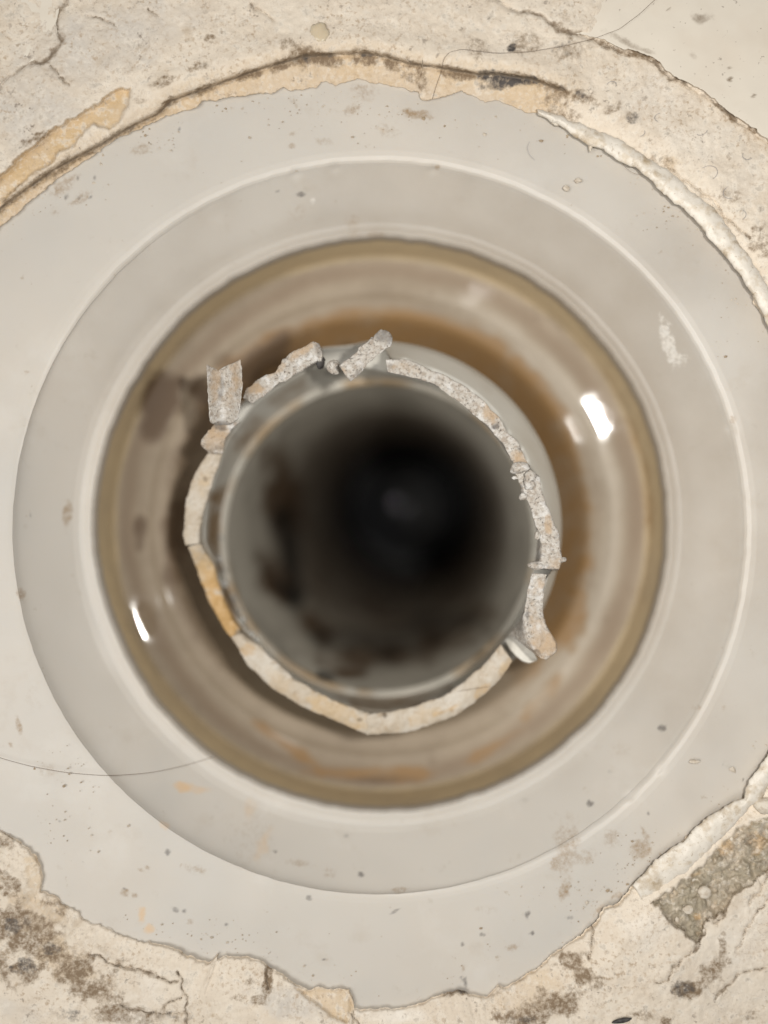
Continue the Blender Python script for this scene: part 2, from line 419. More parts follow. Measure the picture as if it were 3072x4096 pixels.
# socket below the lip
gk = np.array([(1526,2095,1133,-21.2),(1526,2095,1110,-24.6),(1526,2095,1090,-28.0),(1525,2095,1077,-30.4),(1524,2096,1064,-31.5),(1524,2096,1035,-32.13),(1523,2097,1018,-32.42),
 (1523,2097,1000,-32.66),(1522,2098,945,-33.30),(1520,2099,930,-33.55),(1520,2099,918,-34.0),(1519,2100,906,-34.5),(1518,2101,884,-34.95),(1516,2103,846,-35.4),(1514,2105,826,-36.4),(1513,2106,790,-39.5),(1512,2108,720,-45.2),(1512,2110,650,-48.0)], float)
px, py, z, th, rows = ring_surface(gk, 540, [8, 9, 6, 6, 10, 7, 7, 16, 6, 5, 5, 8, 12, 7, 8, 8, 6])
rows = smooth_rows(rows, it=14)
px = rows[:, 0:1] + rows[:, 2:3] * np.cos(th); py = rows[:, 1:2] + rows[:, 2:3] * np.sin(th); z = np.repeat(rows[:, 3:4], len(th), 1)
rr = np.repeat(rows[:, 2:3], len(th), 1); ang = np.degrees(np.repeat(th[None, :], len(rows), 0))  # 0 right, 90 down, 270 top
n1 = fbm(np.cos(np.radians(ang)) * 900, np.sin(np.radians(ang)) * 900, 350, 3, 21); n2 = fbm(px, py, 90, 4, 22)
def arc(a0, a1, soft=18):
    a = (ang - a0) % 360; w_ = (a1 - a0) % 360
    return sstep(-soft, soft, np.where(a > 180 + w_ / 2, a - 360, a)) * sstep(-soft, soft, w_ - np.where(a > 180 + w_ / 2, a - 360, a))
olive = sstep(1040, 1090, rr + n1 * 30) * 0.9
shade = np.exp(-((rr - (1010 + n1 * 50)) / 32) ** 2) * 0.75  # shade of the concave fillet, painted in as a darker ring
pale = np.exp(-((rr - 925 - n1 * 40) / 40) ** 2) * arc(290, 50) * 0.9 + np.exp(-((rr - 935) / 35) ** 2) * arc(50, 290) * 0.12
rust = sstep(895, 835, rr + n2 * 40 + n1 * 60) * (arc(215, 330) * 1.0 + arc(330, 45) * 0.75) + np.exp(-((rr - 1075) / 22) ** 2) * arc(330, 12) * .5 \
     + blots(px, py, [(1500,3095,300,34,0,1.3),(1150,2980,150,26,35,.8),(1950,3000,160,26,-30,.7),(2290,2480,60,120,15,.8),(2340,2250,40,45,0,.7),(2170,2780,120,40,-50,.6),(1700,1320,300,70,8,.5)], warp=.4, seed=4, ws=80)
stain_shade = blots(px, py, [(640,1600,95,150,20,1.0),(1050,1430,170,60,-30,.7),(800,1560,60,70,0,.6),(600,1710,60,80,0,.7),(560,2120,25,90,0,.6),(880,1440,60,45,-40,.4),(1010,1450,80,60,-30,.55),(700,2150,60,260,8,.45),(1550,3120,180,18,0,.3)], warp=.4, seed=14, ws=70) * 1.3 + arc(140, 255) * sstep(905, 840, rr + n2 * 40) * .5  # dark stain blots, plus shading painted in on the left beside the pipe
sk = thing("pipe_socket", "brown stained glossy socket well around the broken pipe", "socket")
grid_mesh("socket_wall", P(px, py, z), True, M_gutter, sk, flip=True, attrs=dict(matte=np.clip(np.maximum(sstep(955, 935, rr) * .0, .85 * (1 - blots(px, py, [(2398,1680,115,80,63,1.3),(572,2485,100,75,64,1.3),(2308,1728,70,45,63,.8),(658,2392,50,34,63,.6),(1900,1180,60,90,60,.5),(1100,2960,90,40,20,.5)], warp=.35, ws=60, seed=51))), 0, 1), olive=olive, shade=shade, pale=pale, rust=np.clip(rust, 0, 1), dark=stain_shade))

# ------------------------------------------------------------------ broken pipe
CP = (1500, 2130)
_sh = [(1500 + 748 * math.cos(a), 2110 + 748 * math.sin(a)) for a in np.radians(np.arange(-92, 33, 6))]
SHO = _sh + [(2125,2560),(2050,2640),(2000,2690),(1830,2845),(1620,2915),(1478,2920),(1300,2853),(1185,2800),(1078,2730),(995,2648),(945,2570),
 (845,2405),(803,2300),(765,2195),(748,2150),(752,2015),(776,1925),(814,1850),(850,1800),(880,1720),(940,1640),(1006,1580),(1110,1500),(1190,1425),(1265,1395),(1400,1385)]
SHI = [(1548,1490),(1741,1540),(1874,1640),(1976,1740),(2055,1860),(2115,2012),(2150,2144),(2130,2290),(2095,2450),(2010,2570),(1943,2652),(1780,2782),
 (1563,2850),(1363,2814),(1182,2718),(1038,2575),(915,2422),(861,2247),(813,2160),(820,2044),(872,1875),(905,1760),(965,1680),(1020,1604),(1125,1535),(1255,1465),(1400,1458)]
r_so = polar_fn(SHO, CP, 60); r_si = polar_fn(SHI, CP, 60)
nth = 420; th = np.arange(nth) / nth * 2 * np.pi
ct, st = np.cos(th), np.sin(th)
def ringp(cx, cy, r, zz):
    return np.stack([cx + r * ct, cy + r * st, np.full(nth, zz)], -1)
base_o = ringp(1515, 2110, 622, -51)
adeg = (np.degrees(th) + 180) % 360 - 180
wUR = sstep(-89, -84, adeg) * sstep(40, 34, adeg)
top_o = ringp(*CP, r_so(th), -15.0); top_i = ringp(*CP, r_si(th), -15.0)
for q in (top_o, top_i): q[:, 2] = -15 * wUR - 18.6 * (1 - wUR)
low_i = ringp(1517, 2150, 634, -33.0)
R = [base_o * (1 - t) + top_o * t for t in np.linspace(0, 1, 12)]
R[-1][:, 2] -= 0.6
UR = [(1546,1444),(1621,1440),(1711,1479),(1801,1517),(1892,1571),(1958,1632),(2000,1680),(2030,1740),(2079,1790),(2110,1865),(2150,1915),(2160,1957),(2180,2012),(2204,2084),(2228,2144),(2228,2205),(2226,2270),(2188,2301),(2174,2362),(2166,2440),(2150,2540)]
r_ur = polar_fn(UR + [(CP[0] + 700 * math.cos(a), CP[1] + 700 * math.sin(a)) for a in np.radians(np.arange(45, 266, 10))], CP, 40)
adeg = (np.degrees(th) + 180) % 360 - 180
wUR = sstep(-89, -84, adeg) * sstep(40, 34, adeg)
hi_o = ringp(*CP, np.minimum(r_ur(th) - 3, r_so(th)) * wUR + r_so(th) * .985 * (1 - wUR), 0.0); hi_o[:, 2] = -3.6 * wUR - 18.8 * (1 - wUR)
for t in (.25, .5, .75, 1.0):
    q = top_o * (1 - t) + hi_o * t; R.append(q)
R.append(top_o * 0.93 + top_i * 0.07); R.append(top_o * 0.07 + top_i * 0.93)
R += [top_i * (1 - t) + low_i * t for t in np.linspace(0, 1, 10)]
R = np.array(R)
px, py, z = R[..., 0], R[..., 1], R[..., 2]
inn = np.zeros(px.shape); inn[17:] = 1
brn = inn * blots(px, py, [(885,2110,60,190,0,1.2),(905,2400,60,120,-25,1.0),(1560,2790,260,60,-5,.7),(1330,2700,110,40,20,.8),(1000,1720,60,120,40,.5),(1150,1580,120,40,-30,.35),(1950,2560,140,60,-40,.6)], warp=.4, ws=60, seed=31)
drk = inn * blots(px, py, [(1300,2695,60,30,20,.8),(1350,1480,60,30,0,.5)], warp=.4, ws=50, seed=32)
bp = thing("broken_pipe", "pale plastic pipe with jagged broken rim standing in the drain socket", "pipe")
grid_mesh("pipe_wall", P(px, py, z), True, M_pipe, bp, attrs=dict(brown=brn, dark=drk), flip=False)

# inner grey pipe running down into the dark
ax_r = 610 * PX * (D + 33) / D           # mm
def inner_ring(zz, dr=0.0):
    k = PX * (D - zz) / D
    t = np.clip((-33 - zz) / (300 - 33), 0, 1.6)
    c0 = np.array([(1517 - 1536) * PX * (D + 33) / D, (2150 - 2048) * PX * (D + 33) / D])
    c1 = np.array([(1630 - 1536) * PX * (D + 300) / D, (2040 - 2048) * PX * (D + 300) / D])
    c = c0 * (1 - t) + c1 * t
    return np.stack([1536 + (c[0] + (ax_r + dr) * ct) / k, 2048 + (c[1] + (ax_r + dr) * st) / k, np.full(nth, zz)], -1)
R = [inner_ring(-44, 3.4), inner_ring(-32.6, 3.4), inner_ring(-32.2, 2.6), inner_ring(-32.0, 1.2), inner_ring(-32.4, .4), inner_ring(-33.2, 0)]
R += [inner_ring(q) for q in -33.2 - np.linspace(0.01, 1, 90) ** 1.6 * 330]
R = np.array(R); px, py, z = R[..., 0], R[..., 1], R[..., 2]
tanm = sstep(-34.5, -33.3, z) * np.clip(.35 + fbm(px, py, 160, 3, 36) * 2.2, 0, .9)
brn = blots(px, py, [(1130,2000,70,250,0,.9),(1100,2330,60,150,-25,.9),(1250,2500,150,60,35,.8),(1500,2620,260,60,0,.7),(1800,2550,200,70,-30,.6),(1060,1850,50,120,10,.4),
    (1400,2690,60,24,0,.8),(1280,2640,40,30,0,.5)], warp=.5, ws=90, seed=33) + sstep(-45, -150, z) * .65  # brown deposits, also deepened down the pipe as painted shade
drk = blots(px, py, [(1150,2200,60,230,-8,.9),(1130,2360,50,110,-35,.95),(1450,2560,260,70,8,.55),(1300,2705,55,26,10,.7),(1700,2520,200,80,-10,.5)], warp=.5, ws=80, seed=34) + sstep(-190, -320, z) * .8  # dirt blots, plus the gloom of the deep end painted in
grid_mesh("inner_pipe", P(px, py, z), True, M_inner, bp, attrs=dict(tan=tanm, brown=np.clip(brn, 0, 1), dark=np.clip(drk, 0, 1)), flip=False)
# water standing at the bottom
wr = inner_ring(-345, 1.0)
bm = bmesh.new(); bm.faces.new([bm.verts.new(p) for p in P(wr[:, 0], wr[:, 1], wr[:, 2])][::-1])
tag(bm_obj("water", bm, M_deepwater, smooth=False), kind='structure')

def strip(name, outer, inner, zt, mat, parent, skirt_o=None, skirt_i=None, n=60, rough_px=5, rough_z=0.35, seed=1, rnd=0.0, attrs=None, skirt_z=-19.5, m=15):
    """a rim piece: broken top face between two traced edges, with side faces going down"""
    o_ = resample(outer, n); i_ = resample(inner, n)
    for _ in range(8):
        for q in (o_, i_): q[1:-1] = .25 * q[:-2] + .5 * q[1:-1] + .25 * q[2:]
    zt = np.interp(np.linspace(0, 1, n), np.linspace(0, 1, len(zt)), zt)
    rows = []
    tt = np.linspace(0, 1, m)
    so = o_.copy() if skirt_o is None else skirt_o(o_); si = i_.copy() if skirt_i is None else skirt_i(i_)
    def row(p, zz): rows.append(np.c_[p, np.broadcast_to(zz, n)])
    zb = np.minimum(zt - 3, skirt_z)
    row(so, zb); row(so * .7 + o_ * .3, zb * .7 + zt * .3); row(so * .3 + o_ * .7, zb * .3 + zt * .7)
    for t in tt:
        row(o_ * (1 - t) + i_ * t, zt + rnd * (1 - (2 * t - 1) ** 2) - 0.12 * (t in (0, 1)))
    row(si * .4 + i_ * .6, zb * .4 + zt * .6); row(si, zb)
    G = np.array(rows)
    x, y = G[..., 0].copy(), G[..., 1].copy()
    sel = np.ones(len(G)); sel[0] = sel[-1] = .15; sel = sel[:, None]
    G[..., 0] += sel * fbm(x, y, 38, 4, seed, .65) * 2 * rough_px
    G[..., 1] += sel * fbm(x, y, 38, 4, seed + 50, .65) * 2 * rough_px
    G[..., 2] += sel * fbm(x + G[..., 2] * 8, y, 30, 4, seed + 90, .7) * 2 * rough_z
    at = {k: f(G[..., 0], G[..., 1]) for k, f in (attrs or {}).items()}
    return grid_mesh(name, P(G[..., 0], G[..., 1], G[..., 2]), False, mat, parent, at, caps=True)

def to_shoulder(f, k):
    def g(p):
        a = np.arctan2(p[:, 1] - CP[1], p[:, 0] - CP[0]); r = f(a) * k
        return np.stack([CP[0] + r * np.cos(a), CP[1] + r * np.sin(a)], -1)
    return g
SO = to_shoulder(r_so, 0.998); SI = to_shoulder(r_si, 1.0)
def bl(items, ws=30, seed=5): return lambda x, y: blots(x, y, items, warp=.5, ws=ws, seed=seed)

# lower arcs of the rim, broken lower and smoother
s1 = strip("rim_segment", [(925,2550),(941,2575),(989,2657),(1074,2742),(1182,2814),(1303,2868),(1472,2937)], [(962,2535),(1030,2575),(1110,2651),(1182,2718),(1255,2760),(1363,2814),(1472,2850)],
    [-13.5,-13,-12.5,-12,-11.4], M_rim, bp, SO, SI, n=110, rough_px=4.5, rough_z=.3, seed=2, rnd=.5,
    attrs=dict(tan=bl([(1350,2850,140,50,25,.6),(1120,2730,120,50,40,.3)]), amber=bl([(985,2600,40,30,0,.4)]), dark=bl([(1440,2880,14,10,0,.7)])))
s1['label'] = "lower left arc of the rim, tan stained"
s2 = strip("rim_segment", [(1466,2939),(1617,2931),(1725,2898),(1834,2858),(1943,2771),(2013,2706),(2050,2646)], [(1466,2853),(1563,2847),(1671,2820),(1780,2782),(1861,2722),(1943,2652),(2002,2576)],
    [-11.4,-11,-10.5,-10,-9,-8], M_rim, bp, SO, SI, n=110, rough_px=4.5, rough_z=.3, seed=3, rnd=.5,
    attrs=dict(tan=bl([(1700,2860,100,40,-20,.35),(2030,2660,25,50,30,.7)]), amber=bl([(1930,2760,70,16,-40,.5),(1790,2840,90,14,-25,.35)]), dark=bl([(1540,2862,10,12,0,.7)])))
s2['label'] = "lower right arc of the rim, cream with amber edge"
s3 = strip("rim_segment", [(752,2185),(796,2302),(839,2410),(899,2519),(941,2573)], [(803,2175),(851,2247),(875,2338),(905,2422),(960,2531)],
    [-12.4,-15.5,-16.5,-16,-13.6], M_rim, bp, SO, SI, n=80, rough_px=5, rough_z=.35, seed=4, rnd=.4, skirt_z=-20,
    attrs=dict(tan=bl([(820,2300,90,140,-20,.9)]), amber=bl([(895,2450,70,150,-25,1.2),(850,2330,50,90,-20,.5)]), dark=bl([(958,2535,22,22,0,.8)])))
s3['label'] = "amber stained low stretch of the rim"
s4 = strip("rim_segment", [(738,2182),(730,2140),(736,2100),(742,2014),(766,1923),(803,1851),(838,1805)], [(796,2176),(800,2140),(803,2100),(815,2044),(845,1954),(869,1875),(900,1800)],
    [-12,-12,-11.5,-11,-10.5,-10], M_rim, bp, SO, SI, n=80, rough_px=4, rough_z=.3, seed=5, rnd=.4,
    attrs=dict(tan=bl([(820,1920,30,70,20,.4)]), amber=bl([(800,1880,20,30,0,.2)]), dark=bl([(820,1915,12,14,0,.5)])))
s4['label'] = "smooth cream rim on the left"
# broken grainy pieces
s5 = strip("rim_fragment", [(835,1812),(800,1775),(812,1740),(845,1705),(870,1690)], [(893,1812),(905,1760),(925,1720),(948,1698),(960,1686)], [-8,-6,-5.5,-5], M_frac, bp, SO, SI, n=40, rough_px=9, rough_z=.5, seed=6,
    attrs=dict(tan=bl([(860,1760,70,80,0,.8)]), dark=bl([(870,1705,40,14,20,.5)])))
s6 = strip("rim_fragment", [(972,1590),(985,1560),(1038,1510),(1098,1489),(1134,1441),(1182,1405),(1261,1358),(1280,1372)], [(1010,1612),(1062,1577),(1122,1532),(1182,1495),(1255,1450),(1290,1436)],
    [-4,-4,-3.5,-3,-2.5,-2,-2], M_frac, bp, SO, SI, n=80, rough_px=7, rough_z=.45, seed=7,
    attrs=dict(tan=bl([(1010,1560,50,30,-30,.8),(1110,1475,50,22,-40,.8),(1200,1405,70,22,-35,.7)]), dark=bl([(1275,1400,16,30,0,.5)])))
s7 = strip("rim_fragment", [(1546,1440),(1621,1434),(1711,1473),(1801,1511),(1892,1565),(1958,1626),(2000,1674),(2025,1722),(2079,1776),(2112,1855)],
    [(1548,1487),(1621,1502),(1741,1535),(1801,1583),(1874,1638),(1946,1698),(1976,1734),(2025,1800),(2055,1860)], [-2.5,-2.5,-2.5,-2.5,-2.5,-2,-2], M_frac, bp, None, SI, n=140, skirt_z=-9, rough_px=5, rough_z=.35, seed=8,
    attrs=dict(tan=bl([(1960,1650,45,45,30,.8),(2080,1830,28,55,-30,.7),(1620,1470,80,18,10,.3)]), dark=bl([(1985,1705,18,14,0,.6),(2075,1795,12,22,-30,.6),(1880,1540,26,12,30,.8),(1560,1465,12,18,0,.3)])))
s8 = strip("rim_fragment", [(2112,1880),(2160,1905),(2166,1957),(2187,2012),(2212,2084),(2236,2144),(2236,2205),(2250,2241),(2232,2280)], [(2050,1880),(2079,1927),(2091,1981),(2115,2012),(2139,2084),(2157,2144),(2172,2205),(2160,2250),(2128,2274)],
    [-2,-1.5,-1,-.5,0,0], M_frac, bp, None, SI, n=90, skirt_z=-9, rough_px=6, rough_z=.4, seed=9,
    attrs=dict(tan=bl([(2195,2100,20,40,0,.7),(2225,2250,30,30,0,.6)]), dark=bl([(2150,1895,30,14,20,.7),(2085,1960,12,40,0,.5),(2180,2280,60,8,3,.9)])))
s9 = strip("rim_fragment", [(2190,2297),(2176,2362),(2168,2446),(2186,2506),(2230,2573),(2226,2609),(2182,2640)], [(2127,2292),(2110,2362),(2097,2458),(2101,2513),(2116,2567),(2134,2603),(2158,2630)],
    [-1,-1,-.5,.5,1,1.2,1], M_frac, bp, None, SI, n=80, skirt_z=-9, rough_px=5, rough_z=.35, seed=10,
    attrs=dict(tan=bl([(2180,2570,60,90,-20,.85),(2160,2340,30,50,0,.5),(2130,2460,20,50,0,.5)]), dark=bl([(2110,2460,10,25,0,.5),(2150,2610,14,20,-40,.6)])))
for s_, l_ in ((s5, "tan chunk of broken rim beside the upright chip"), (s6, "grainy tan rim at upper left"), (s7, "long grainy rim along the upper right"), (s8, "white grainy rim on the right above the crack"), (s9, "curved tan rim end below the crack")):
    s_['label'] = l_
# pale flap between the right rim end and the lower arc
fx = [(2020,2561),(2055,2520),(2098,2470),(2116,2573),(2150,2636),(2116,2653),(2062,2623)]
s10 = strip("pipe_flap", [(2020,2561),(2040,2598),(2062,2623),(2090,2645),(2116,2653),(2150,2640)], [(2040,2540),(2070,2500),(2098,2470),(2110,2520),(2118,2573),(2146,2630)], [-12,-10,-9,-8,-7], M_pipe, bp, None, None, n=40, rough_px=1.5, rough_z=.1, seed=15, rnd=-.6, skirt_z=-18)

# lumps crusted on the right rim
def lump(name, cx, cy, zz, r, mat, parent=None, sq=(1, 1, 1), seed=0, sub=3, amp=.35, rot=0):
    bm = bmesh.new(); bmesh.ops.create_icosphere(bm, subdivisions=sub, radius=1)
    c = P(cx, cy, zz); k = r * PX / 1000
    ca, sa = math.cos(math.radians(-rot)), math.sin(math.radians(-rot))
    for v in bm.verts:
        p = v.co.copy()
        d = 1 + amp * float(fbm(p.x * 40 + p.z * 23 + seed * 31, p.y * 40 + p.z * 17, 30, 3, seed)) * 2
        q = Vector((p.x * sq[0], p.y * sq[1], p.z * sq[2])) * d * k
        v.co = Vector((q.x * ca - q.y * sa, q.x * sa + q.y * ca, q.z)) + Vector(c)
    return bm_obj(name, bm, mat, parent)
for i, (a, b_, c, r, sq) in enumerate([(2078,1872,-1.5,30,(1.2,.8,.8)),(2118,1906,-1,26,(1,1,.8)),(2092,1985,-1,17,(1,1,1)),(2060,1912,-2,11,(1.4,.7,.8)),(2150,2140,-.5,14,(.8,1.2,.8)),(2150,2262,-.5,24,(1.3,.7,.8)),(2244,2240,-.5,17,(1.2,.7,.8)),(2118,1940,-1,24,(1,1,.8))]):
    lump("crust_lump", a, b_, c, r, M_frac, bp, sq, seed=60 + i)

# loose shards resting on the rim
def slab_shard(name, outline, ztop, thick, mat, label, seed, edge=5, attrs=None, group=None, zfun=None, nz=.3):
    """a chip with a traced outline, a gridded broken top face and real thickness"""
    n = 90
    ol = resample(outline + [outline[0]], n + 1)[:-1]
    ol = ol + np.stack([fbm(ol[:, 0], ol[:, 1], 22, 3, seed, .7), fbm(ol[:, 0], ol[:, 1], 22, 3, seed + 9, .7)], -1) * 2 * edge
    c = ol.mean(0)
    rows = []
    for f, dz in ((.88, -thick), (.97, -thick * .6), (1, -thick * .2), (.985, 0), (.93, .06), (.8, .1), (.64, .1), (.48, .1), (.32, .1), (.16, .1), (.02, .1)):
        q = c + (ol - c) * f
        zz = (zfun(q[:, 0], q[:, 1]) if zfun else ztop) + dz
        rows.append(np.c_[q, np.broadcast_to(zz, n)])
    G = np.array(rows); x, y = G[..., 0], G[..., 1]
    G[..., 2] += fbm(x, y, 24, 4, seed + 20, .7) * 2 * nz
    at = {k: f(x, y) for k, f in (attrs or {}).items()}
    o = grid_mesh(name, P(x, y, G[..., 2]), True, mat, None, at)
    bm = bmesh.new(); bm.from_mesh(o.data); bmesh.ops.holes_fill(bm, edges=[e for e in bm.edges if e.is_boundary])
    bmesh.ops.recalc_face_normals(bm, faces=bm.faces); bm.to_mesh(o.data); bm.free()
    return tag(o, label, "pipe shard", group)
G1 = "broken shards on the pipe rim"
def zA(x, y):
    u = (x - 895) / 62
    return -4.0 + (1700 - y) / 260 * 5.0 + 2.4 * np.abs(u) ** 1.5 - 1.0
slab_shard("pipe_shard", [(827,1458),(850,1470),(872,1482),(899,1464),(935,1450),(962,1434),(968,1490),(971,1544),(966,1590),(960,1640),(953,1676),(911,1702),(870,1702),(839,1690),(832,1600),(828,1520)],
    0, 4.5, M_frac, "upright chip with two pointed prongs at the upper left of the rim", 21, edge=3, zfun=zA, group=G1, nz=.2,
    attrs=dict(tan=bl([(945,1500,30,80,0,.8),(860,1540,22,70,5,.5),(930,1620,30,60,0,.3)]), dark=bl([(885,1550,14,60,10,.35),(885,1695,60,10,0,.5)])))
slab_shard("pipe_shard", [(1357,1465),(1378,1500),(1400,1526),(1425,1510),(1454,1477),(1508,1423),(1568,1378),(1570,1345),(1558,1325),(1526,1315),(1505,1335),(1484,1351),(1436,1393),(1399,1435)],
    1.0, 4.5, M_frac, "rough grey bar of broken pipe lying slanted across the top of the rim", 22, edge=6, group=G1, nz=.5,
    attrs=dict(dark=bl([(1540,1345,45,40,-45,.5),(1420,1500,60,12,-45,.4)]), tan=bl([(1370,1480,20,20,0,.5)])))
lump("dirt_clump", 1279, 1452, -6, 24, M_black, None, (1, 1, .8), seed=81)
tag(bpy.data.objects["dirt_clump"], "small black dirt clump wedged between the rim shards at the top", "dirt clump")
o = lump("brown_crumb", 1335, 1470, -4, 26, M_frac, None, (1, 1, .8), seed=82)
tag(o, "brown crumb touching the lower end of the slanted shard", "crumb")

# ------------------------------------------------------------------ mortar floor
CREV = [(0,835),(133,736),(232,670),(398,583),(530,504),(630,457),(683,404),(849,345),(995,292),(1100,259),(1219,225),(1318,219),(1464,212),(1550,229),(1636,255),(1762,272),(1915,298),(2000,297),(2129,317),(2213,349),(2252,362)]
TL = [(265,-40),(265,0),(239,60),(239,159),(192,232),(99,265),(0,338),(-60,390)]
TR = [(1900,-30),(2000,10),(2039,26),(2162,65),(2220,97),(2271,136),(2368,155),(2439,187),(2510,213),(2588,229),(2633,258),(2659,297),(2730,330),(2795,368),(2905,452),(3008,523),(3072,575),(3200,690)]
AMBER = [(530,345),(511,431),(477,494),(431,514),(371,504),(332,537),(298,577),(232,613),(199,656),(126,703),(53,769),(-20,850),(-80,800),(0,703),(86,623),(133,583),(192,530),(265,484),(371,424),(457,358)]
AMBER2 = [(1180,3950),(1232,3962),(1271,3952),(1338,3962),(1394,3952),(1412,4000),(1415,4030),(1390,4096),(1330,4070),(1250,4010)]
AMBER3 = [(95,3430),(150,3420),(172,3480),(172,3540),(160,3565),(110,3545),(95,3480)]
PIT = [(3140,3240),(3072,3271),(2960,3310),(2870,3400),(2785,3480),(2695,3550),(2607,3607),(2678,3685),(2788,3769),(2820,3717),(2833,3672),(2898,3659),(2930,3581),(3008,3536),(3072,3478),(3140,3430)]
CRACKS = [[(717,3893),(742,3984),(748,4044),(760,4110)],[(362,3821),(458,3857),(560,3880),(711,3930)],[(742,3984),(675,4008),(657,4026)],[(470,4026),(543,4038),(663,4050),(745,4045)],
 [(2368,3690),(2362,3763),(2352,3834)],[(3072,3500),(3021,3582),(3005,3620)],[(3072,3600),(2995,3698),(2950,3795)],[(2898,3659),(2870,3690),(2833,3672)],[(2788,3769),(2737,3847),(2685,3866),(2679,3918),(2614,3931)],
 [(2788,3769),(2820,3717)],[(2607,3607),(2640,3590)],[(1065,3880),(1075,3960)],[(2679,679),(2763,743),(2859,814),(2937,905),(2990,960)],[(200,262),(240,300),(280,335)],[(360,60),(430,90),(470,110)],
 [(1000,10),(1050,50),(1100,90)],[(590,30),(640,70)],[(2860,3990),(2950,3900),(3072,3860)],[(1400,4050),(1440,4096)]]
nA, fine = 2300, 140
th = np.arange(nA) / nA * 2 * np.pi
rb = r_edge(th) + fbm(np.cos(th) * 1850, np.sin(th) * 1850, 26, 4, 71, .7) * 14
dd = np.r_[[3.0, 1.0], 0.0, 2.0, np.cumsum(np.full(fine, 6.0)) + 0.0, 860, 960, 1150, 1500, 2200, 3400]
RR = rb[None, :] + dd[:, None]
px = C0[0] + RR * np.cos(th); py = C0[1] + RR * np.sin(th)
d = np.repeat(dd[:, None], nA, 1)
n_big = fbm(px, py, 420, 3, 72); n_mid = fbm(px, py, 90, 4, 73); n_fine = fbm(px, py, 22, 3, 74, .6)
crev = pl_dist(px, py, CREV)
rc = polar_fn(CREV, C0)(th)[None, :]
top = sstep(-2.60, -2.45, np.repeat(((th + np.pi) % (2 * np.pi) - np.pi)[None, :], len(dd), 0)) * sstep(-1.10, -1.20, np.repeat(((th + np.pi) % (2 * np.pi) - np.pi)[None, :], len(dd), 0))
above = sstep(-10, 14, RR - rc) * top
z = -2.5 + sstep(0, 170, d) * 2.1 + n_big * .8 + n_mid * .38 + n_fine * .24
z += above * 1.2 - top * (1 - above) * 0.5 - np.exp(-(crev / 9) ** 2) * .7 * top
bulge = np.exp(-((RR - rc - 60) / 45) ** 2) * top * .6
z += bulge
amb = sstep(-6, 8, poly_sd(px, py, AMBER) + n_fine * 16 + n_mid * 10); amb2 = sstep(-6, 8, poly_sd(px, py, AMBER2) + n_fine * 12); amb3 = sstep(-14, 14, poly_sd(px, py, AMBER3)) * .45
z = z * (1 - amb * .7) + amb * (-1.0 - .4 + n_big * .3) * .7 - amb * .3
z -= amb2 * .7
sdp = poly_sd(px, py, PIT) + n_fine * 22 + n_mid * 14
pit = sstep(-4, 6, sdp)
z -= pit * (1.5 - n_fine * 2.0 - n_mid * 2.0 - fbm(px, py, 11, 2, 76) * .5)
inslab = sstep(0, 60, px - 2300) * sstep(0, 60, py - 3500)
z += inslab * (1 - pit) * .5
crk = np.full(px.shape, 1e9)
wx, wy = px + fbm(px, py, 40, 3, 81) * 26, py + fbm(px, py, 40, 3, 82) * 26
for c in CRACKS: crk = np.minimum(crk, pl_dist(wx, wy, c))
crackm = np.exp(-(crk / 3.8) ** 2)
z -= crackm * .8
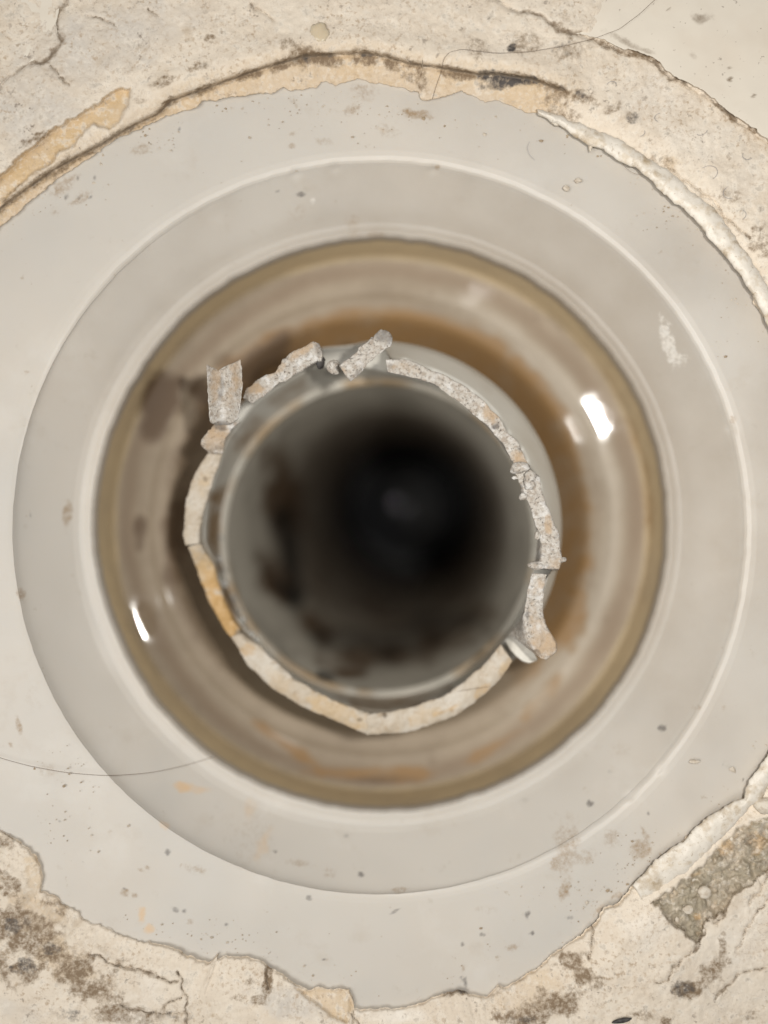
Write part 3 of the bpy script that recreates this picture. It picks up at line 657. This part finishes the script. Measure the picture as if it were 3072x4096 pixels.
# tile joints
jt = np.minimum(pl_dist(wx, wy, TL), pl_dist(wx, wy, TR))
z -= np.exp(-(jt / 8) ** 2) * .5
plate_z = -3.75
z[3] = np.maximum(z[3], plate_z + .5); z[2] = np.minimum(np.maximum(z[2] - .5, plate_z + .35), -2.2); z[1] = plate_z + .05; z[0] = plate_z - 1.5
z[3:] = np.minimum(z[3:], plate_z + .35 + (d[3:] - 2 + n_fine[3:] * 10) * .10 + .6 * top[3:])
z[-6:] = z[-6:] * .3
pg = blots
dirt_items = [(140,3770,330,130,28,.72),(380,3960,170,70,30,.6),(520,4060,200,40,5,.4),(60,3700,120,70,0,.75),(200,3800,110,80,30,.8),(330,3880,80,60,30,.8),(90,3880,110,60,0,.7),(370,3960,60,45,20,.8),(430,4050,60,30,20,.7),(30,3370,40,50,0,.5),(250,3640,60,30,30,.5),(20,3560,60,60,0,.5),
 (718,3832,18,24,0,.9),(1072,3900,18,60,5,.8),(845,3855,22,12,0,.6),(950,4000,30,30,0,.5),(1030,4000,30,18,0,.5),(1000,3920,26,18,0,.35),
 (1850,3966,85,22,0,.8),(2200,4020,170,70,-10,.7),(2080,4060,120,45,0,.7),(2290,3840,60,40,-20,.8),(2330,3905,35,40,0,.8),(2390,3940,35,25,-30,.7),(2000,3960,60,18,-30,.6),
 (2740,3960,85,45,-20,.85),(2830,3890,70,40,-30,.65),(2890,3780,24,50,0,.6),(2670,4080,30,30,0,.8),(2900,3960,40,50,20,.4),(2560,4060,60,20,0,.5),(3000,4060,40,20,0,.4),
 (1220,235,60,40,-15,.8),(1330,243,80,26,0,.9),(1460,240,90,34,8,.95),(1560,258,50,24,20,.7),(1110,275,60,22,-20,.7),(1000,300,50,18,-15,.55),(1240,205,30,18,20,.7),(1150,175,60,20,0,.4),(1660,300,50,40,20,.5),(1690,330,30,40,0,.5),
 (1850,300,100,18,5,.6),(1900,190,70,50,10,.35),(2090,180,60,40,0,.35),(2280,205,70,30,-10,.3),(2320,390,60,26,15,.5),(2450,440,40,20,-30,.45),(2230,440,80,60,30,.4),
 (130,560,50,22,-30,.7),(560,400,30,14,0,.3),(660,320,60,18,-20,.5),(840,150,22,14,0,.6),(540,215,14,10,0,.4),(780,270,50,16,-10,.4),(60,760,60,12,-35,.5),(250,680,70,14,-32,.5),(670,410,30,18,-20,.7),
 (2350,610,20,10,30,.4),(2920,620,16,24,0,.5),(2600,560,10,10,0,.6),(2920,790,50,40,0,.3),(3050,980,60,60,0,.4),(2640,625,50,50,0,.3),(2520,460,26,26,0,.4),
 (2450,190,60,14,25,.6),(2570,215,70,16,10,.6),(2640,250,40,20,40,.6),(2250,120,40,18,40,.4),(2930,470,24,16,40,.8),(3010,520,24,14,40,.7),(250,30,40,14,-20,.35),(200,195,20,10,0,.4),(620,3900,40,14,20,.4)]
soot_items = [(2015,322,95,28,6,1),(2090,318,60,18,8,.9),(1980,345,50,16,0,.7),(2046,191,16,13,0,1.3),(2235,188,46,30,-10,.45),(2270,216,26,18,0,.4),(2330,385,30,14,20,.5),(2250,350,20,16,0,.5),(820,3780,10,8,0,.5),(1850,3960,40,12,0,.5),(1318,222,30,12,0,.6),(1222,232,26,18,0,.6),(1640,246,40,7,25,.5),(1470,220,60,8,0,.6),(2530,470,22,22,0,.5),
 (60,3700,60,40,0,.5),(100,3870,50,40,0,.5),(200,3790,40,30,0,.5),(290,4060,50,22,10,.35),(2740,3950,50,30,0,.5),(2100,4080,60,20,0,.4),(700,4070,60,24,0,.4)]
grey_items = [(330,200,420,160,-20,.9),(520,120,300,130,0,.8),(120,460,220,170,-30,.9),(700,80,250,90,0,.5),(1180,4020,160,90,20,.9),(50,4040,160,60,20,.5),(560,4070,160,40,0,.7),(2900,3900,250,200,0,.3),(2600,400,200,120,30,.3),(2950,700,120,160,0,.25)]
white_items = [(1560,4060,170,40,0,.9),(560,3990,110,90,0,.5),(2600,3720,150,90,-10,.5),(2980,3720,150,130,-30,.5),(2400,3660,60,40,0,.4),(150,3850,20,14,0,.9),(160,3775,16,9,-40,.9),(410,3650,20,10,0,.5),(2750,480,250,160,30,.35)]
tan_items = [(140,3650,160,90,20,.55),(250,3830,140,120,20,.5),(2150,3960,200,90,-20,.45),(1500,3990,30,30,0,.2),(2850,880,90,70,40,.4),(2680,650,60,60,0,.5)]
ledge = top * (1 - above) * sstep(-1.9, -1.75, ((th + np.pi) % (2 * np.pi) - np.pi))[None, :] * 0 + top * (1 - above)
dirt = blots(px, py, dirt_items, warp=.75, ws=60, seed=91) + np.exp(-(crev / 22) ** 2) * top * (.35 + n_mid) + np.exp(-(crk / 14) ** 2) * .12 + np.exp(-(jt / 14) ** 2) * (.3 + n_mid * .6) + pit * np.clip(n_mid, 0, 1) * .6 + np.exp(-((sdp) / 9) ** 2) * .35 * (pl_dist(px, py, PIT[7:]) < 40)
soot = blots(px, py, soot_items, warp=.7, ws=40, seed=92)
attrs = dict(crack=np.clip(crackm * (.75 + n_mid) + np.exp(-(jt / 5) ** 2) * (.7 + n_mid * 1.2) + np.exp(-(crev / 5) ** 2) * top * .8, 0, 1), pitspot=blots(px, py, [(2900,3395,45,32,10,.8),(3040,3380,40,40,0,.8),(2790,3665,18,14,0,.8),(3010,3340,30,20,0,.6),(2780,3500,30,14,-20,.5)], warp=.5, ws=30, seed=97), dirt=np.clip(dirt, 0, 1), soot=np.clip(soot, 0, 1), grey=blots(px, py, grey_items, warp=.4, ws=120, seed=93), white=blots(px, py, white_items, warp=.5, ws=60, seed=94),
    tan=np.clip(ledge * .75 + blots(px, py, tan_items, warp=.5, ws=60, seed=95) + np.exp(-((RR - rc - 30) / 40) ** 2) * top * .35, 0, 1), pit=pit, amber=np.clip(amb + amb2 * .8 + amb3, 0, 1))
mo = grid_mesh("mortar_floor", P(px, py, z), True, M_mortar, attrs=attrs, flip=False)
tag(mo, "cracked cream mortar bed around the drain flange", kind='structure')

# tiles bedded in the mortar
def tile(edge, far, label, seed, dirt_items=()):
    e = resample(edge, int(np.sum(np.hypot(*np.diff(np.array(edge, float), axis=0).T)) / 6))
    e = e + np.stack([fbm(e[:, 0], e[:, 1], 30, 3, seed), fbm(e[:, 0], e[:, 1], 30, 3, seed + 5)], -1) * 14
    n = len(e); f = resample(far, n)
    rows = []
    for t, dz in ((0, -2.5), (.0, -.25), (.003, -.08), (.009, 0.0)): rows.append((t, dz))
    rows += [(t, 0.02) for t in np.linspace(.02, 1, 60) ** 1.7]
    G = np.array([np.c_[e * (1 - t) + f * t, np.full(n, .55 + dz)] for t, dz in rows])
    G[..., 2] += fbm(G[..., 0], G[..., 1], 160, 3, seed + 8) * .3
    o = grid_mesh("floor_tile", P(G[..., 0], G[..., 1], G[..., 2]), False, M_tile, None, dict(dirt=blots(G[..., 0], G[..., 1], list(dirt_items), warp=.5, ws=40, seed=seed + 3)))
    bm = bmesh.new(); bm.from_mesh(o.data)
    up = sum(f_.normal.z * f_.calc_area() for f_ in bm.faces)
    if up < 0: bmesh.ops.reverse_faces(bm, faces=bm.faces)
    bm.to_mesh(o.data); bm.free()
    return tag(o, label, "floor tile", "cream floor tiles beyond the mortar")
tile([(x - 8, y - 6) for x, y in TL], [(-300,-600),(-500,-500),(-650,-300),(-700,-100),(-700,100),(-650,400)], "small cream tile corner at the upper left with a grey edge", 101, [(105,165,12,8,0,.8),(195,195,16,8,0,.6),(60,20,60,20,0,.3)])
tile([(x + 8, y - 9) for x, y in TR], [(2000,-700),(2600,-750),(3300,-700),(3700,-300),(3800,200),(3700,700)], "broad cream tile at the upper right with scattered dark specks", 102,
    [(2800,70,60,26,0,.45),(2780,220,24,18,0,.3),(2920,316,8,8,0,1),(3015,383,7,7,0,1),(2915,272,10,6,0,.6),(2675,37,7,7,0,.7),(2470,150,60,16,30,.6),(2560,195,60,14,20,.6)])

# sealant beads along the right edge
def bead(outer, inner, label, zt, seed):
    o = strip("sealant_bead", outer, inner, zt, M_bead, None, None, None, n=160, rough_px=8, rough_z=.25, seed=seed, rnd=.7, skirt_z=-4.2, m=11,
        attrs=dict(dirt=lambda x, y: np.clip(fbm(x, y, 60, 3, seed + 1) * 1.2, 0, 1)))
    return tag(o, label, "sealant", "white sealant beads at the flange edge")
bead([(2150,440),(2250,468),(2330,500),(2414,530),(2504,570),(2582,625),(2679,690),(2763,755),(2850,830),(2925,920),(2975,1000),(3034,1085),(3090,1170),(3160,1330)],
     [(2150,462),(2225,492),(2291,540),(2349,575),(2420,605),(2491,650),(2556,679),(2607,721),(2646,773),(2704,812),(2775,873),(2840,954),(2937,1069),(3008,1178),(3060,1282),(3110,1370)],
     "white crumbly sealant strip along the upper right flange edge", [-1.8,-1.2,-.8,-.8,-.6,-.6], 111)
bead([(3160,2990),(3090,3110),(3047,3187),(3008,3226),(2937,3297),(2859,3381),(2775,3465),(2685,3536),(2620,3581),(2570,3600)],
     [(3130,2920),(3072,3011),(3034,3076),(3002,3127),(2969,3192),(2885,3231),(2801,3295),(2717,3373),(2620,3444),(2530,3540)],
     "cream sealant strip at the lower right beside the grey pit", [-1,-1,-1,-1,-1.3], 112)

# ------------------------------------------------------------------ small things
def hair(name, pts, r, mat, label, cat, group=None):
    q = np.asarray(P(*np.array(pts, float).T))
    t0 = np.arange(len(q)); n = max(24, 8 * len(q)); t = np.linspace(0, len(q) - 1, n)
    c = np.stack([np.interp(t, t0, q[:, k]) for k in range(3)], -1)
    for _ in range(10): c[1:-1] = .25 * c[:-2] + .5 * c[1:-1] + .25 * c[2:]
    tan = np.gradient(c, axis=0); tan /= np.linalg.norm(tan, axis=1)[:, None] + 1e-12
    s1 = np.cross(tan, [0, 0, 1]); s1 /= np.linalg.norm(s1, axis=1)[:, None] + 1e-12; s2 = np.cross(s1, tan)
    a = np.arange(6) / 6 * 2 * np.pi
    tp = (r * np.clip(np.minimum(t, t[-1] - t) * 3 + .35, 0, 1) / 1000)[:, None, None]
    G = c[:, None, :] + tp * (np.cos(a)[None, :, None] * s1[:, None, :] + np.sin(a)[None, :, None] * s2[:, None, :])
    return tag(grid_mesh(name, G, True, mat), label, cat, group)
def zmort(x, y):
    return float(z.reshape(-1)[np.argmin((px - x) ** 2 + (py - y) ** 2)])
HP = [(2640,-20),(2560,55),(2478,116),(2375,155),(2258,184),(2116,207),(1995,213),(1922,206),(1849,196),(1796,209),(1773,239),(1769,278),(1749,332),(1729,398)]
HP = resample(HP, 60)
hair("hair", [(a, b, max(zmort(a, b) + .35, 1.1 if a > 2330 else -9) + (.25 if a < 2330 else 0)) for a, b in HP], .038, M_hair, "long brown hair crossing the mortar and tile at the upper right", "hair")
hair("hair", [(-60,3005,-2.5),(0,3032,-2.5),(121,3065,-2.6),(271,3092,-2.8),(434,3104,-3.0),(603,3092,-4.5),(754,3059,-8),(868,3023,-11)], .045, M_hair, "thin dark hair curving over the lower left of the flange", "hair")
hair("hair", [(1830,2765,-8.5),(1890,2756,-8.3),(1960,2746,-8)], .04, M_hair, "short hair lying across the lower right pipe rim", "hair")
hair("hair", [(2485,640,-2),(2500,670,-2.5),(2535,695,-2.6),(2580,700,-2.4)], .03, M_hair, "tiny curled hair hanging off the white sealant at the upper right", "hair")
hair("hair", [(2120,565,-3),(2108,590,-3.2),(2118,620,-3.2),(2140,640,-3.2)], .03, M_fibre, "pale fibre hook on the flange under the upper sealant", "fibre")
fibs = [(2800,520,30,"curled grey fibre on the mortar just below the tile crack at the right"),(2640,470,24,"small curled fibre on the mortar below the bend of the tile crack"),(2840,690,40,"largest curled grey fibre on the mortar at the upper right"),
 (2560,530,22,"curled fibre nearest the upper end of the white sealant"),(2920,770,34,"curled grey fibre beside the brown patch near the right edge"),(2450,340,22,"curled fibre below the brown dirt at the tile corner"),
 (2960,860,30,"lowest curled grey fibre on the mortar beside the white sealant"),(2990,620,26,"curled fibre closest to the right edge of the photo")]
for i, (x, y, r, lab) in enumerate(fibs):
    a0 = i * 1.9; sw = 2.2 + (i % 3) * .7
    j = np.argmin(np.hypot(px - x, py - y)); zz = z.reshape(-1)[j] + .45
    hair("fibre", [(x + r * math.cos(a0 + sw * t) * (1 - .3 * t), y + r * math.sin(a0 + sw * t) * .7, zz) for t in np.linspace(0, 1, 7)], .035, M_fibre, lab, "fibre", "curled fibres on the mortar")

for x, y, r, sq, lab in [(3062,3222,38,(1.1,.9,.7),"rounded cream lump at the right end of the lower sealant"),(2818,3573,28,(1,.9,.5),"largest pale pebble in the grey pit"),(2752,3640,21,(1,.9,.5),"pale pebble left of the largest one in the grey pit"),
    (2708,3680,11,(.8,1.1,.7),"tiny white pebble at the lower tip of the grey pit"),(2925,3355,10,(.7,1,.7),"small buff pebble at the top of the grey pit")]:
    tag(lump("pebble", x, y, zmort(x, y) + .2, r, M_crumb, None, sq, seed=int(x), amp=.2), lab, "pebble", "pebbles in the pit")
for x, y, zz, r, sq, lab in [(2310,722,-3.4,13,(1.2,.8,.6),"upper white crumb on the flange below the top sealant"),(2266,752,-3.4,15,(1,.9,.6),"lower white crumb on the flange below the top sealant"),
    (2780,3048,-3.4,14,(1.6,.6,.5),"small white sliver on the flange at the lower right"),(2362,580,-2.2,17,(.5,1.4,.7),"white flake poking from the upper right sealant"),(2228,492,-2.2,16,(1.3,.8,.7),"white flake at the upper end of the right sealant")]:
    tag(lump("mortar_crumb", x, y, zz, r, M_crumb, None, sq, seed=int(x) + 1, amp=.35), lab, "crumb", "white crumbs at the flange edge")
o = lump("dark_grain", 2490, 4082, zmort(2490, 4082) + .4, 26, M_black, None, (1.5, .36, .3), seed=44, amp=.15, rot=-12)
tag(o, "dark elongated grain on the mortar at the bottom right", "grain")
o = lump("glue_blister", 1277, 128, zmort(1277, 128) + .1, 38, M_glue, None, (1, .9, .22), seed=45, amp=.3)
tag(o, "amber glue blister on the mortar at the top", "glue blister")
# water beads inside the left wall of the pipe
drops = [(858,2035,-20,13),(868,2150,-22,16),(866,2238,-22,15),(886,2286,-22,14),(890,2336,-22,16),(925,2388,-22,14),(938,2408,-22,12),(950,2444,-22,12),(965,2482,-22,14),(1000,2540,-22,11),(1020,2565,-22,10),(1104,1616,-24,13)]
ORD = "first second third fourth fifth sixth seventh eighth ninth tenth eleventh".split()
def on_wall(x, y):
    a = math.atan2(y - CP[1], x - CP[0]); r_ = math.hypot(x - CP[0], y - CP[1])
    t = min(max((float(r_si(a)) - r_) / (float(r_si(a)) - 634), 0.1), .95)
    return CP[0] + (r_ - 6) * math.cos(a), CP[1] + (r_ - 6) * math.sin(a), -18.5 - 14.5 * t
for i, (x, y, zz, r) in enumerate(drops):
    tag(lump("water_bead", *on_wall(x, y), r * 1.25, M_water, None, (1, 1, 1), seed=i, amp=.05), f"{ORD[i]} clear water bead from the top in the row inside the left pipe wall" if i < 11 else "single water bead inside the upper left wall of the pipe", "water bead", "water beads in the pipe")
for x, y, zz, r, lab in [(1361,2985,-36.2,24,"pale drop in the socket below the left bottom arc"),(1703,2972,-36.2,22,"pale drop in the socket below the right bottom arc"),(2268,2572,-36.6,26,"pale drop in the socket beside the curved rim end")]:
    tag(lump("water_drop", x, y, zz, r, M_crumb if False else M_water, None, (1, 1.3, .8), seed=int(x), amp=.08), lab, "water drop", "drops in the socket")

# loose grit on the flange and mortar
bm = bmesh.new()
ec = resample(EDGE, 70) + (np.array(C0) - resample(EDGE, 70)) * .022
cl = [(a, b, 45, 45, 7) for a, b in ec] + [(260,760,120,60,70),(1400,420,260,60,60),(620,560,120,40,25),(1660,460,120,30,30),(2560,3420,120,90,50),(2300,3600,200,120,50),(2050,3820,160,80,30),(200,3300,220,200,60),(2650,880,120,80,20),(900,3750,300,60,35),(2900,1300,60,140,14),(1500,520,700,140,50),(300,3060,200,120,30)]
for cx, cy, sx, sy, n in cl:
    for _ in range(n):
        x, y = cx + rng.normal() * sx * .6, cy + rng.normal() * sy * .6
        r_ = np.hypot(x - 1510, y - 2118)
        a = math.atan2(y - C0[1], x - C0[0])
        if r_ < 1500 or np.hypot(x - C0[0], y - C0[1]) > float(r_edge(a)) - 12: continue
        k = (1.2 + rng.exponential() * 1.6) * PX / 1000
        c = Vector(P(x, y, -3.75 + .02))
        vs = []
        m_ = [Vector((math.cos(q), math.sin(q) * rng.uniform(.5, 1), 0)) for q in np.arange(5) * 1.2566 + rng.uniform(0, 6)]
        b0 = [bm.verts.new(c + v * k * rng.uniform(.7, 1.3)) for v in m_]
        t0 = bm.verts.new(c + Vector((0, 0, k * rng.uniform(.4, .9))))
        for i in range(5): bm.faces.new((b0[i], b0[(i + 1) % 5], t0))
tag(bm_obj("grit", bm, M_grit, smooth=False), "fine brown grit scattered on the cream flange", "grit", kind='stuff')
